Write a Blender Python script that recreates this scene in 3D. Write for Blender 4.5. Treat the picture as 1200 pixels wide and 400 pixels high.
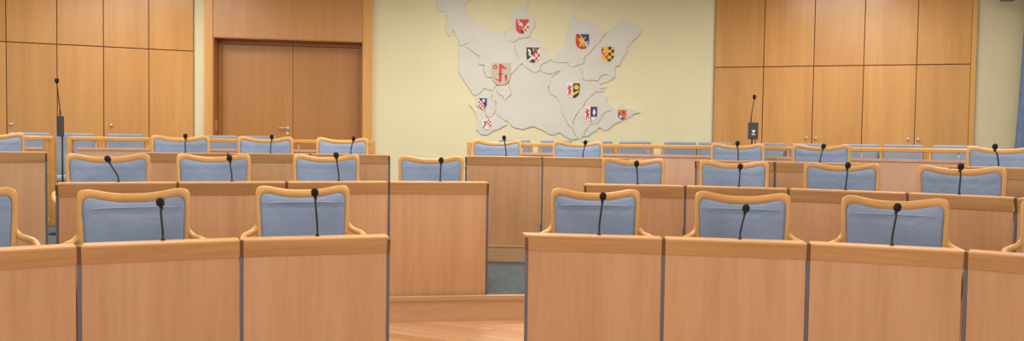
import bpy, bmesh, math, random
from mathutils import Vector, Matrix
random.seed(7)
for o in list(bpy.data.objects):
    bpy.data.objects.remove(o, do_unlink=True)
SC = bpy.context.scene
COL = SC.collection

# ------------------------------------------------------------------ camera
FPX = 900.0
EYE = Vector((0, 0, 1.26))
PITCH = math.atan(33 / 900.0)
ROLL = 0.014
F = Vector((0, math.cos(PITCH), -math.sin(PITCH)))
R0 = Vector((1, 0, 0))
U0 = Vector((0, math.sin(PITCH), math.cos(PITCH)))
RV = R0 * math.cos(ROLL) + U0 * math.sin(ROLL)
UV = -R0 * math.sin(ROLL) + U0 * math.cos(ROLL)
cam_d = bpy.data.cameras.new('camera')
cam = bpy.data.objects.new('camera', cam_d)
COL.objects.link(cam)
cam_d.sensor_width = 36.0
cam_d.lens = 36.0 * FPX / 1200.0
cam_d.clip_end = 200
m = Matrix((RV, UV, -F)).transposed().to_4x4()
m.translation = EYE
cam.matrix_world = m
SC.camera = cam

# ------------------------------------------------------------------ view, world, lights
SC.view_settings.view_transform = 'Standard'
SC.view_settings.look = 'None'
SC.view_settings.gamma = 1.0
SC.view_settings.exposure = 0.0
SC.view_settings.use_curve_mapping = False
world = bpy.data.worlds.new('daylight')
SC.world = world
world.use_nodes = True
bg = world.node_tree.nodes['Background']
bg.inputs[0].default_value = (0.93, 0.97, 1.0, 1)
bg.inputs[1].default_value = 1.15


def area(name, loc, rot, sx, sy, power, color):
    ld = bpy.data.lights.new(name, 'AREA')
    ld.shape = 'RECTANGLE'
    ld.size, ld.size_y = sx, sy
    ld.energy = power
    ld.color = color
    lo = bpy.data.objects.new(name, ld)
    COL.objects.link(lo)
    lo.location = loc
    lo.rotation_euler = rot
    return lo


WARM = (1.0, 0.955, 0.88)
for lx, kx in ((-5.0, 0.88), (-0.4, 1.05), (4.7, 0.95)):
    for ly, pw in ((0.6, 46), (4.5, 88), (7.4, 112), (10.0, 70)):
        area('ceiling_light', (lx, ly, 3.86), (0, 0, 0), 1.6, 0.9, pw * kx, WARM)


# ------------------------------------------------------------------ projection helpers (photo pixel -> place)
def P(px, d, z):
    """point at depth y=d and height z whose column in the photo is px"""
    k = (px - 600) / FPX
    w = z - EYE.z
    A = RV - F * k
    x = -(d * A.y + w * A.z) / A.x
    return Vector((x, d, z))


def ray(px, py):
    return F + RV * ((px - 600) / FPX) + UV * ((200 - py) / FPX)


def on_plane(px, py, p0, n):
    r = ray(px, py)
    return EYE + r * ((p0 - EYE).dot(n) / r.dot(n))


def at_depth(px, py, d):
    r = ray(px, py)
    return EYE + r * (d / r.y)


# ------------------------------------------------------------------ materials
def lin(c):
    def f(v):
        v /= 255.0
        return v / 12.92 if v <= 0.04045 else ((v + 0.055) / 1.055) ** 2.4
    return (f(c[0]), f(c[1]), f(c[2]), 1)


def new_mat(name, rough=0.5, metal=0.0):
    mt = bpy.data.materials.new(name)
    mt.use_nodes = True
    b = mt.node_tree.nodes['Principled BSDF']
    b.inputs['Roughness'].default_value = rough
    b.inputs['Metallic'].default_value = metal
    return mt, mt.node_tree, b


def coords(nt, scale, rnd=True):
    tc = nt.nodes.new('ShaderNodeTexCoord')
    out = tc.outputs['Object']
    if rnd:
        oi = nt.nodes.new('ShaderNodeObjectInfo')
        mu = nt.nodes.new('ShaderNodeMath'); mu.operation = 'MULTIPLY'
        mu.inputs[1].default_value = 37.0
        nt.links.new(oi.outputs['Random'], mu.inputs[0])
        ad = nt.nodes.new('ShaderNodeVectorMath'); ad.operation = 'ADD'
        nt.links.new(out, ad.inputs[0]); nt.links.new(mu.outputs[0], ad.inputs[1])
        out = ad.outputs[0]
    mp = nt.nodes.new('ShaderNodeMapping')
    mp.inputs['Scale'].default_value = scale
    nt.links.new(out, mp.inputs[0])
    return mp.outputs[0]


def wood(name, light, dark, scale=(9, 9, .7), rough=0.4, fine=5.0, contrast=1.0, knots=False):
    mt, nt, b = new_mat(name, rough)
    v = coords(nt, scale)
    n1 = nt.nodes.new('ShaderNodeTexNoise')
    n1.inputs['Scale'].default_value = 1.0
    n1.inputs['Detail'].default_value = 4
    n1.inputs['Distortion'].default_value = 0.6
    nt.links.new(v, n1.inputs['Vector'])
    n2 = nt.nodes.new('ShaderNodeTexNoise')
    n2.inputs['Scale'].default_value = fine
    n2.inputs['Detail'].default_value = 6
    n2.inputs['Roughness'].default_value = 0.7
    nt.links.new(v, n2.inputs['Vector'])
    mx = nt.nodes.new('ShaderNodeMath'); mx.operation = 'MULTIPLY_ADD'
    mx.inputs[1].default_value = 0.45
    nt.links.new(n2.outputs[0], mx.inputs[0])
    m2 = nt.nodes.new('ShaderNodeMath'); m2.operation = 'MULTIPLY'
    m2.inputs[1].default_value = 0.55
    nt.links.new(n1.outputs[0], m2.inputs[0])
    nt.links.new(m2.outputs[0], mx.inputs[2])
    cr = nt.nodes.new('ShaderNodeValToRGB')
    cr.color_ramp.elements[0].position = 0.5 - 0.22 / contrast
    cr.color_ramp.elements[1].position = 0.5 + 0.22 / contrast
    cr.color_ramp.elements[0].color = lin(dark)
    cr.color_ramp.elements[1].color = lin(light)
    nt.links.new(mx.outputs[0], cr.inputs[0])
    # a faint tone difference between boards
    oi = nt.nodes.new('ShaderNodeObjectInfo')
    mr = nt.nodes.new('ShaderNodeMapRange')
    mr.inputs[3].default_value = 0.93; mr.inputs[4].default_value = 1.05
    nt.links.new(oi.outputs['Random'], mr.inputs[0])
    hs = nt.nodes.new('ShaderNodeHueSaturation')
    nt.links.new(mr.outputs[0], hs.inputs['Value'])
    nt.links.new(cr.outputs[0], hs.inputs['Color'])
    nt.links.new(hs.outputs[0], b.inputs['Base Color'])
    bp = nt.nodes.new('ShaderNodeBump')
    bp.inputs['Strength'].default_value = 0.05
    bp.inputs['Distance'].default_value = 0.002
    nt.links.new(n2.outputs[0], bp.inputs['Height'])
    nt.links.new(bp.outputs[0], b.inputs['Normal'])
    return mt


def plain(name, c, rough=0.5, metal=0.0, var=0.04, scale=6.0):
    mt, nt, b = new_mat(name, rough, metal)
    v = coords(nt, (scale, scale, scale))
    n = nt.nodes.new('ShaderNodeTexNoise')
    n.inputs['Scale'].default_value = 1.0
    n.inputs['Detail'].default_value = 3
    nt.links.new(v, n.inputs['Vector'])
    cr = nt.nodes.new('ShaderNodeValToRGB')
    l = lin(c)
    cr.color_ramp.elements[0].position = 0.3
    cr.color_ramp.elements[1].position = 0.7
    cr.color_ramp.elements[0].color = tuple(q * (1 - var) for q in l[:3]) + (1,)
    cr.color_ramp.elements[1].color = tuple(min(1, q * (1 + var)) for q in l[:3]) + (1,)
    nt.links.new(n.outputs[0], cr.inputs[0])
    nt.links.new(cr.outputs[0], b.inputs['Base Color'])
    return mt


def fabric(name, c1, c2):
    mt, nt, b = new_mat(name, 0.9)
    v = coords(nt, (30, 30, 420), rnd=False)
    n = nt.nodes.new('ShaderNodeTexNoise')
    n.inputs['Scale'].default_value = 1.0; n.inputs['Detail'].default_value = 3
    nt.links.new(v, n.inputs['Vector'])
    v2 = coords(nt, (3, 3, 5))
    n2 = nt.nodes.new('ShaderNodeTexNoise')
    n2.inputs['Scale'].default_value = 1.0; n2.inputs['Detail'].default_value = 2
    nt.links.new(v2, n2.inputs['Vector'])
    ad = nt.nodes.new('ShaderNodeMath'); ad.operation = 'ADD'
    nt.links.new(n.outputs[0], ad.inputs[0]); nt.links.new(n2.outputs[0], ad.inputs[1])
    hf = nt.nodes.new('ShaderNodeMath'); hf.operation = 'MULTIPLY'; hf.inputs[1].default_value = 0.5
    nt.links.new(ad.outputs[0], hf.inputs[0])
    cr = nt.nodes.new('ShaderNodeValToRGB')
    cr.color_ramp.elements[0].position = 0.36; cr.color_ramp.elements[1].position = 0.64
    cr.color_ramp.elements[0].color = lin(c2); cr.color_ramp.elements[1].color = lin(c1)
    nt.links.new(hf.outputs[0], cr.inputs[0])
    nt.links.new(cr.outputs[0], b.inputs['Base Color'])
    bp = nt.nodes.new('ShaderNodeBump')
    bp.inputs['Strength'].default_value = 0.25; bp.inputs['Distance'].default_value = 0.002
    nt.links.new(n.outputs[0], bp.inputs['Height'])
    nt.links.new(bp.outputs[0], b.inputs['Normal'])
    try:
        b.inputs['Sheen Weight'].default_value = 0.2
    except Exception:
        pass
    return mt


def carpet_mat():
    mt, nt, b = new_mat('grey_green_carpet', 0.95)
    v = coords(nt, (60, 60, 60), rnd=False)
    n = nt.nodes.new('ShaderNodeTexNoise')
    n.inputs['Scale'].default_value = 1.0; n.inputs['Detail'].default_value = 4
    nt.links.new(v, n.inputs['Vector'])
    cr = nt.nodes.new('ShaderNodeValToRGB')
    cr.color_ramp.elements[0].position = 0.35; cr.color_ramp.elements[1].position = 0.65
    cr.color_ramp.elements[0].color = lin((58, 66, 68)); cr.color_ramp.elements[1].color = lin((86, 95, 97))
    nt.links.new(n.outputs[0], cr.inputs[0])
    nt.links.new(cr.outputs[0], b.inputs['Base Color'])
    return mt


def parquet_mat():
    mt, nt, b = new_mat('parquet', 0.35)
    tc = nt.nodes.new('ShaderNodeTexCoord')
    mp = nt.nodes.new('ShaderNodeMapping')
    mp.inputs['Rotation'].default_value = (0, 0, math.radians(24))
    nt.links.new(tc.outputs['Object'], mp.inputs[0])
    br = nt.nodes.new('ShaderNodeTexBrick')
    br.inputs['Scale'].default_value = 1.0
    br.inputs['Brick Width'].default_value = 1.1
    br.inputs['Row Height'].default_value = 0.09
    br.inputs['Mortar Size'].default_value = 0.0015
    br.inputs['Color1'].default_value = lin((204, 160, 120))
    br.inputs['Color2'].default_value = lin((186, 136, 96))
    br.inputs['Mortar'].default_value = lin((120, 76, 46))
    nt.links.new(mp.outputs[0], br.inputs['Vector'])
    m2 = nt.nodes.new('ShaderNodeMapping')
    m2.inputs['Scale'].default_value = (2, 30, 1)
    nt.links.new(mp.outputs[0], m2.inputs[0])
    n = nt.nodes.new('ShaderNodeTexNoise'); n.inputs['Scale'].default_value = 1.0; n.inputs['Detail'].default_value = 4
    nt.links.new(m2.outputs[0], n.inputs['Vector'])
    mr = nt.nodes.new('ShaderNodeMapRange'); mr.inputs[3].default_value = 0.85; mr.inputs[4].default_value = 1.15
    nt.links.new(n.outputs[0], mr.inputs[0])
    hs = nt.nodes.new('ShaderNodeHueSaturation')
    nt.links.new(br.outputs['Color'], hs.inputs['Color']); nt.links.new(mr.outputs[0], hs.inputs['Value'])
    nt.links.new(hs.outputs[0], b.inputs['Base Color'])
    return mt


M = {
    'desk_front': wood('beech_veneer', (218, 173, 130), (196, 147, 102), (6, 6, .4), 0.38, contrast=1.15),
    'fascia': wood('beech_solid_rail', (213, 170, 120), (180, 132, 82), (.9, 14, 16), 0.34),
    'fascia_cap': wood('beech_worktop', (226, 176, 120), (206, 152, 96), (.9, 14, 16), 0.3),
    'seam_wood': wood('brown_joint_wood', (140, 94, 52), (112, 72, 36), (6, 6, 1), 0.5),
    'cabinet': wood('cupboard_veneer', (222, 164, 92), (200, 139, 72), (5, 5, .3), 0.27, contrast=1.1),
    'door': wood('door_veneer', (204, 144, 78), (182, 118, 58), (8, 8, .4), 0.35, contrast=0.9),
    'header': wood('header_veneer', (214, 156, 94), (196, 134, 74), (8, 8, .4), 0.35, contrast=0.9),
    'frame_wood': wood('door_surround_wood', (236, 178, 100), (218, 152, 74), (8, 8, .6), 0.4),
    'chair_wood': wood('bent_beech', (217, 168, 102), (199, 147, 80), (6, 6, 6), 0.33, fine=3.0),
    'rail_wood': wood('rail_beech', (228, 172, 92), (208, 146, 68), (1.2, 12, 12), 0.35),
    'panel': wood('balustrade_veneer', (224, 182, 154), (206, 160, 132), (9, 9, .8), 0.42),
    'riser': wood('riser_board', (216, 180, 138), (196, 154, 110), (.8, 10, 12), 0.36),
    'fabric': fabric('blue_grey_fabric', (142, 160, 188), (120, 139, 168)),
    'fabric_pale': fabric('blue_grey_visitor_fabric', (142, 155, 174), (123, 137, 156)),
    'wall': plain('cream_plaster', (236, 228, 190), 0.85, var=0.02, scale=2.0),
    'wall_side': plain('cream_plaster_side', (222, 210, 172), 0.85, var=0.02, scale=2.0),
    'ceiling': plain('ceiling_paint', (232, 228, 216), 0.9, var=0.02),
    'plate': plain('pale_grey_board', (222, 219, 211), 0.6, var=0.025, scale=3.0),
    'metal': plain('brushed_steel', (168, 170, 176), 0.35, 0.9),
    'strip': plain('grey_metal_strip', (112, 112, 122), 0.45, 0.4),
    'dark_strip': plain('dark_end_strip', (44, 40, 44), 0.5),
    'black': plain('matt_black', (26, 26, 30), 0.55),
    'foam': plain('black_foam', (20, 20, 22), 0.95, var=0.3, scale=300),
    'box': plain('dark_grey_box', (62, 64, 74), 0.5),
    'white': plain('white_print', (236, 234, 230), 0.5),
    'gap': plain('dark_gap', (124, 84, 46), 0.8),
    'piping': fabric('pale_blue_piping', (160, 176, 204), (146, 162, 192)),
    'curtain': fabric('blue_curtain', (112, 134, 172), (84, 106, 148)),
    'carpet': carpet_mat(),
    'parquet': parquet_mat(),
    'nickel': plain('satin_nickel', (226, 224, 220), 0.3, 0.5),
    'c_red': plain('heraldic_red', (222, 52, 60), 0.5),
    'c_white': plain('heraldic_white', (240, 236, 230), 0.5),
    'c_black': plain('heraldic_black', (58, 46, 40), 0.5),
    'c_blue': plain('heraldic_blue', (62, 52, 132), 0.5),
    'c_gold': plain('heraldic_gold', (244, 200, 52), 0.5),
    'c_orange': plain('heraldic_orange', (236, 134, 44), 0.5),
    'c_purple': plain('heraldic_purple', (84, 48, 70), 0.5),
    'c_stone': plain('shield_stone_grey', (204, 198, 172), 0.6),
    'c_edge': plain('shield_edge_grey', (140, 142, 128), 0.6),
}


# ------------------------------------------------------------------ mesh helpers
def BM():
    return bmesh.new()


def add_box(bm, x0, x1, y0, y1, z0, z1, bev=0.0):
    vs = [bm.verts.new(c) for c in ((x0, y0, z0), (x1, y0, z0), (x1, y1, z0), (x0, y1, z0),
                                    (x0, y0, z1), (x1, y0, z1), (x1, y1, z1), (x0, y1, z1))]
    fs = [bm.faces.new([vs[i] for i in f]) for f in ((0, 3, 2, 1), (4, 5, 6, 7), (0, 1, 5, 4), (1, 2, 6, 5), (2, 3, 7, 6), (3, 0, 4, 7))]
    if bev:
        es = {e for f in fs for e in f.edges}
        bmesh.ops.bevel(bm, geom=list(es), offset=bev, segments=2, affect='EDGES', profile=0.5)
    return vs


def add_prism(bm, pts, h, mat=0):
    """pts: list of Vector bottom loop, h: Vector extrusion"""
    a = [bm.verts.new(p) for p in pts]
    b = [bm.verts.new(Vector(p) + h) for p in pts]
    fs = []
    fs.append(bm.faces.new(a[::-1])); fs.append(bm.faces.new(b))
    n = len(a)
    for i in range(n):
        fs.append(bm.faces.new((a[i], a[(i + 1) % n], b[(i + 1) % n], b[i])))
    for f in fs:
        f.material_index = mat
    return fs


def smooth_pts(pts, n=6):
    """Catmull-Rom through pts"""
    P_ = [Vector(p) for p in pts]
    out = []
    for i in range(len(P_) - 1):
        p0 = P_[max(i - 1, 0)]; p1 = P_[i]; p2 = P_[i + 1]; p3 = P_[min(i + 2, len(P_) - 1)]
        for k in range(n):
            t = k / n
            out.append(0.5 * ((2 * p1) + (-p0 + p2) * t + (2 * p0 - 5 * p1 + 4 * p2 - p3) * t * t + (-p0 + 3 * p1 - 3 * p2 + p3) * t ** 3))
    out.append(P_[-1])
    return out


def add_tube(bm, pts, r, sides=10, rz=None, cap=True):
    pts = [Vector(p) for p in pts]
    rings = []
    n = len(pts)
    up = Vector((0, 1, 0))
    t0 = (pts[1] - pts[0]).normalized()
    if abs(t0.dot(up)) > 0.9:
        up = Vector((1, 0, 0))
    u = (up - t0 * up.dot(t0)).normalized()
    for i, p in enumerate(pts):
        t = (pts[min(i + 1, n - 1)] - pts[max(i - 1, 0)]).normalized()
        u = (u - t * u.dot(t)).normalized()
        w = t.cross(u)
        rr = r[i] if isinstance(r, (list, tuple)) else r
        r2 = rz if rz is not None else rr
        rings.append([bm.verts.new(p + u * (math.cos(a) * rr) + w * (math.sin(a) * r2)) for a in [2 * math.pi * k / sides for k in range(sides)]])
    for i in range(n - 1):
        for k in range(sides):
            f = bm.faces.new((rings[i][k], rings[i][(k + 1) % sides], rings[i + 1][(k + 1) % sides], rings[i + 1][k]))
            f.smooth = True
    if cap:
        bm.faces.new(rings[0][::-1]); bm.faces.new(rings[-1])


def add_lathe(bm, prof, seg=16, centre=(0, 0, 0), axis='Z'):
    """prof: (radius, height) list"""
    c = Vector(centre)
    rings = []
    for r, h in prof:
        ring = []
        for k in range(seg):
            a = 2 * math.pi * k / seg
            if axis == 'Z':
                v = Vector((r * math.cos(a), r * math.sin(a), h))
            else:
                v = Vector((r * math.cos(a), h, r * math.sin(a)))
            ring.append(bm.verts.new(c + v))
        rings.append(ring)
    for i in range(len(rings) - 1):
        for k in range(seg):
            f = bm.faces.new((rings[i][k], rings[i][(k + 1) % seg], rings[i + 1][(k + 1) % seg], rings[i + 1][k]))
            f.smooth = True
    bm.faces.new(rings[0][::-1]); bm.faces.new(rings[-1])


def obj(name, bm, mats, parent=None, label=None):
    bmesh.ops.recalc_face_normals(bm, faces=bm.faces)
    me = bpy.data.meshes.new(name)
    bm.to_mesh(me); bm.free()
    if not isinstance(mats, (list, tuple)):
        mats = [mats]
    for q in mats:
        me.materials.append(q)
    o = bpy.data.objects.new(name, me)
    COL.objects.link(o)
    if parent is not None:
        o.parent = parent
    if label:
        o['label'] = label
    return o


def thing(name, label, cat, loc=(0, 0, 0), rz=0.0, group=None):
    o = bpy.data.objects.new(name, None)
    COL.objects.link(o)
    o.empty_display_size = 0.1
    o.location = loc
    o.rotation_euler = (0, 0, rz)
    o['label'] = label; o['category'] = cat
    if group:
        o['group'] = group
    return o


def tag(o, label, cat, group=None):
    o['label'] = label; o['category'] = cat
    if group:
        o['group'] = group
    return o


def struct(name, bm, mat, parent=None):
    o = obj(name, bm, mat, parent)
    if parent is None:
        o['kind'] = 'structure'
    return o


def dup(root, loc, rz, label, group=None):
    r = root.copy(); COL.objects.link(r)
    r.location = loc; r.rotation_euler = (0, 0, rz)
    r['label'] = label
    if group:
        r['group'] = group
    for ch in list(root.children):
        c = ch.copy(); COL.objects.link(c); c.parent = r
        for g in list(ch.children):
            d = g.copy(); COL.objects.link(d); d.parent = c
    return r


# ------------------------------------------------------------------ row curves
def lerp_table(tab, px):
    if px <= tab[0][0]:
        (a, b), (c, d) = tab[0], tab[1]
    elif px >= tab[-1][0]:
        (a, b), (c, d) = tab[-2], tab[-1]
    else:
        for i in range(len(tab) - 1):
            if tab[i][0] <= px <= tab[i + 1][0]:
                (a, b), (c, d) = tab[i], tab[i + 1]
                break
    return b + (d - b) * (px - a) / (c - a)


T1 = [(-110, 2.98), (0, 3.19), (92, 3.31), (283, 3.58), (456, 3.79), (617, 3.94), (778, 3.86), (948, 3.75), (1132, 3.54), (1330, 3.2)]
T2 = [(-120, 4.1), (66, 4.60), (208, 4.85), (336, 5.08), (456, 5.29), (572, 5.40), (686, 5.32), (803, 5.27), (924, 5.10), (1063, 4.80), (1190, 4.47), (1340, 4.05)]
T3 = [(-60, 5.80), (54, 6.12), (163, 6.45), (267, 6.72), (363, 6.85), (456, 6.92), (546, 6.97), (635, 6.97), (735, 6.78), (815, 6.58), (908, 6.28), (1008, 5.98), (1113, 5.62), (1230, 5.20), (1330, 4.85)]
T2P = [(-120, 4.1), (66, 4.60), (208, 4.85), (336, 5.08), (456, 5.29), (572, 5.40), (640, 5.44), (686, 5.34), (803, 5.27), (924, 5.10), (1063, 4.80), (1190, 4.47), (1340, 4.05)]
Z1, Z2, Z3 = 0.0, 0.175, 0.32
H1, H2, H3 = 0.784, 0.802, 0.812


def D1(px): return lerp_table(T1, px)
def D2(px): return lerp_table(T2, px)
def D3(px): return lerp_table(T3, px)
T4 = [(-60, 7.6), (54, 8.0), (211, 8.35), (401, 8.75), (582, 8.95), (677, 8.90), (864, 8.65), (962, 8.25), (1174, 7.35), (1230, 7.05), (1330, 6.6)]
def D4(px): return lerp_table(T4, px)        # balustrade behind the third row


# ------------------------------------------------------------------ floors and platforms
bm = BM(); add_box(bm, -9.5, 9.5, -3.5, 15, -0.1, 0)
struct('floor', bm, M['parquet'])


def platform(name, table, z0, z1, off, ext_l, ext_r, nt_=0.026):
    pts = [P(px, lerp_table(table, px) + off, z1) for px in [t[0] for t in table]]
    pts = [Vector((p.x, p.y, 0)) for p in pts]
    loop = [Vector((-9.3, ext_l, 0))] + pts + [Vector((9.3, ext_r, 0)), Vector((9.3, 14.5, 0)), Vector((-9.3, 14.5, 0))]
    bm = BM()
    add_prism(bm, [Vector((p.x, p.y, z0)) for p in loop], Vector((0, 0, z1 - z0)))
    o = struct(name, bm, M['carpet'])
    # riser face and nosing along the front edge
    front = [Vector((-9.3, ext_l, 0))] + pts + [Vector((9.3, ext_r, 0))]
    for nm, f0, f1, za, zb in (('trim', -0.012, 0.0, z0, z1 - nt_), ('trim', -0.018, 0.02, z1 - nt_, z1 + 0.004)):
        bm = BM()
        for i in range(len(front) - 1):
            a, b = front[i], front[i + 1]
            d = (b - a).normalized(); nrm = Vector((-d.y, d.x, 0))
            q = [a + nrm * f0, b + nrm * f0, b + nrm * f1, a + nrm * f1]
            add_prism(bm, [Vector((v.x, v.y, za)) for v in q], Vector((0, 0, zb - za)))
        yield nm, bm


n_trim = 0
for tab, z0, z1, el, er in ((T2P, Z1, Z2, 3.4, 3.4), (T3, Z2, Z3, 5.3, 4.2)):
    for nm, b_ in platform('floor', tab, z0, z1, -0.015, el, er, 0.026 if z0 == 0 else 0.012):
        n_trim += 1
        struct('trim_%d' % n_trim, b_, M['riser'])

# ------------------------------------------------------------------ back walls
ZC = 3.95
WP = [(-110, 10.70), (228, 12.02), (437, 12.45), (836, 12.45), (1142, 11.40), (1240, 11.1)]
wpts = []
for px, d in WP:
    p = P(px, d, 1.8)
    wpts.append(Vector((p.x, p.y, 0)))


class Facet:
    """vertical wall plane through two plan points; local s along, n towards the room"""
    def __init__(s_, a, b):
        s_.a = Vector((a.x, a.y, 0)); s_.b = Vector((b.x, b.y, 0))
        s_.d = (s_.b - s_.a).normalized()
        s_.n = Vector((s_.d.y, -s_.d.x, 0))
        s_.rz = math.atan2(s_.d.y, s_.d.x)

    def hit(s_, px, py, off=0.0):
        p = on_plane(px, py, s_.a + s_.n * off, s_.n)
        return (p - s_.a).dot(s_.d), p.z

    def s(s_, px, z=1.9, off=0.0):
        # column px at height z
        for _ in range(1):
            lo, hi = 0.0, 400.0
            for _i in range(40):
                mid = (lo + hi) / 2
                q = on_plane(px, mid, s_.a + s_.n * off, s_.n)
                if q.z > z: lo = mid
                else: hi = mid
        return (q - s_.a).dot(s_.d)

    def place(s_, o, s=0.0, z=0.0, off=0.0):
        p = s_.a + s_.d * s + s_.n * off
        o.location = (p.x, p.y, z)
        o.rotation_euler = (0, 0, s_.rz)


FL = Facet(wpts[0], wpts[1])
FD = Facet(wpts[1], wpts[2])
FC = Facet(wpts[2], wpts[3])
FR = Facet(wpts[3], wpts[4])
FE = Facet(wpts[4], wpts[5])


def wall_seg(name, f, mat, extra=0.0, back=0.25):
    # slab in facet-local axes: x along, +y away from the room
    L = (f.b - f.a).length
    bm = BM(); add_box(bm, 0, L + extra, 0, back, 0, ZC)
    o = struct(name, bm, mat)
    f.place(o)
    return o


wall_seg('wall_back_left', FL, M['wall'])
wall_seg('wall_back_centre', FC, M['wall'])
wall_seg('wall_back_right', FR, M['wall'])
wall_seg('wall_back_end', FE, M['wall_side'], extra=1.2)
# wall with the opening for the double door
L = (FD.b - FD.a).length
sd0 = FD.s(250.5, 1.9); sd1 = FD.s(425, 1.9)
zd = FD.hit(340, 46.5)[1]
bm = BM()
add_box(bm, -0.0, sd0, 0, 0.45, 0, ZC); add_box(bm, sd1, L, 0, 0.45, 0, ZC)
add_box(bm, sd0, sd1, 0, 0.45, zd, ZC); add_box(bm, sd0, sd1, 0.40, 0.45, 0, zd)
o = struct('wall_back_door', bm, M['wall']); FD.place(o)
xl = -9.0
bm = BM(); add_box(bm, xl - 0.2, xl, -3.5, 11.2, 0, ZC)
struct('wall_left', bm, M['wall'])
xr = wpts[5].x + 0.25
bm = BM()
add_box(bm, xr, xr + 0.2, -3.5, 11.6, 0, ZC)
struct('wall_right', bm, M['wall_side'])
bm = BM(); add_box(bm, -9.3, xr + 0.4, -3.5, 13, ZC, ZC + 0.15)
struct('ceiling', bm, M['ceiling'])

# door surround: two wide uprights and the panel over the opening
s0 = FD.s(239.5, 1.9, 0.06); s1 = FD.s(436, 1.9, 0.06)
bm = BM()
add_box(bm, s0, sd0, -0.07, 0.0, Z3, ZC - 0.02, 0.004)
o = struct('trim_5', bm, M['frame_wood']); FD.place(o)
bm = BM(); add_box(bm, sd1, s1 - 0.0, -0.07, 0.0, Z3, ZC - 0.02, 0.004)
o = struct('trim_6', bm, M['frame_wood']); FD.place(o)
bm = BM(); add_box(bm, sd0, sd1, -0.055, 0.0, zd, ZC - 0.02, 0.003)
o = struct('trim_7', bm, M['header']); FD.place(o)
# reveal lining
bm = BM()
add_box(bm, sd0, sd0 + 0.012, -0.05, 0.34, Z3, zd); add_box(bm, sd1 - 0.012, sd1, -0.05, 0.34, Z3, zd)
add_box(bm, sd0, sd1, -0.05, 0.34, zd - 0.012, zd)
o = struct('trim_8', bm, M['door']); FD.place(o)
# the double door itself
dr = bpy.data.objects.new('door_1', None); COL.objects.link(dr); dr['kind'] = 'structure'
dr['label'] = 'pair of flush wooden doors set deep in the wooden surround'
FD.place(dr)
sl = sd0 + 0.014; sr = sd1 - 0.014
smid = FD.s(343, 1.9, -0.28)
bm = BM()
for a, b, zb in ((sl, sl + 0.05, zd - 0.012), (sr - 0.05, sr, zd - 0.012)):
    add_box(bm, a, b, 0.26, 0.34, Z3, zb, 0.004)
add_box(bm, sl, sr, 0.26, 0.34, zd - 0.065, zd - 0.013, 0.004)
obj('door_frame', bm, M['door'], dr)
lf = None
for a, b in ((sl + 0.052, smid - 0.003), (smid + 0.003, sr - 0.052)):
    bm = BM(); add_box(bm, a, b, 0.285, 0.325, Z3 + 0.005, zd - 0.068, 0.003)
    l_ = obj('door_leaf', bm, M['door'], dr)
    if lf is None: lf = l_
hs, hz = FD.hit(337, 150.2, -0.28)
bm = BM()
add_lathe(bm, [(0.026, 0.284), (0.026, 0.276), (0.022, 0.272)], 18, (hs, 0, hz), 'Y')
add_tube(bm, smooth_pts([(hs, 0.275, hz), (hs, 0.235, hz), (hs - 0.02, 0.225, hz), (hs - 0.13, 0.225, hz)], 4), 0.010, 8)
obj('door_handle', bm, M['nickel'], lf, 'satin metal lever handle')
bm = BM(); add_lathe(bm, [(0.026, 0.284), (0.026, 0.277), (0.022, 0.274)], 18, (hs, 0, hz - 0.085), 'Y')
obj('keyhole_rose', bm, M['nickel'], lf)
jz0 = FD.hit(255, 153, 0)[1]; jz1 = FD.hit(255, 141, 0)[1]
bm = BM(); add_box(bm, sd0 + 0.012, sd0 + 0.017, 0.06, 0.19, jz0, jz1, 0.002)
obj('strike_plate', bm, M['nickel'], dr)


# ------------------------------------------------------------------ cupboards
def cupboards(f, edges, zg, knobs, labels, group):
    for i in range(len(edges) - 1):
        e0, e1 = edges[i], edges[i + 1]
        a = f.s(e0, 2.0, 0.05); b = f.s(e1, 2.0, 0.05)
        w = b - a
        t = thing('wall_cupboard', labels[i], 'cupboard', (0, 0, 0), 0, group)
        f.place(t, a, Z3, 0.0)
        h = ZC - Z3 - 0.02
        bm = BM(); add_box(bm, 0, w, -0.028, -0.002, 0, h)
        obj('carcass', bm, M['gap'], t)
        g = 0.006
        bm = BM(); add_box(bm, g, w - g, -0.05, -0.029, zg - Z3 + 0.007, h, 0.002)
        obj('upper_door', bm, M['cabinet'], t)
        bm = BM(); add_box(bm, g, w - g, -0.05, -0.029, 0.08, zg - Z3 - 0.007, 0.002)
        lo = obj('lower_door', bm, M['cabinet'], t)
        bm = BM(); add_box(bm, 0, w, -0.04, -0.028, 0.0, 0.075)
        obj('plinth', bm, M['cabinet'], t)
        for kx, ky in knobs:
            if e0 < kx < e1:
                ks, kz = f.hit(kx, ky, 0.06)
                bm = BM()
                add_lathe(bm, [(0.022, -0.0495), (0.022, -0.054), (0.009, -0.056), (0.009, -0.066), (0.018, -0.070), (0.019, -0.080), (0.012, -0.086)], 16, (ks - a, 0, kz - Z3), 'Y')
                obj('knob', bm, M['nickel'], lo)


cupboards(FL, [-60, 7.5, 67, 121.5, 174.5, 227], 2.604, [(13.5, 145.5), (130.5, 146.5)],
          ['wooden cupboard column cut off by the left edge of the picture',
           'tall wooden cupboard with a knob, left of the thin black microphone stand',
           'tall wooden cupboard without a knob, right of the thin black microphone stand',
           'tall wooden cupboard with a knob, right of the microphone stand on the left',
           'tall wooden cupboard column beside the cream strip and the double door'],
          'cupboards left of the door')
cupboards(FR, [836.5, 894, 952.5, 1011, 1073, 1136.5], 2.510, [(945, 161.5), (956, 162), (1064, 163), (1076, 163.5)],
          ['tall wooden cupboard beside the cream map wall, behind the microphone box',
           'tall wooden cupboard with a knob at its right edge, next to the microphone box one',
           'tall wooden cupboard in the middle of the right bank, knob at its left edge',
           'tall wooden cupboard with a knob at its right edge, second from the curtain end',
           'tall wooden cupboard at the curtain end of the right bank'],
          'cupboards right of the map')
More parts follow.
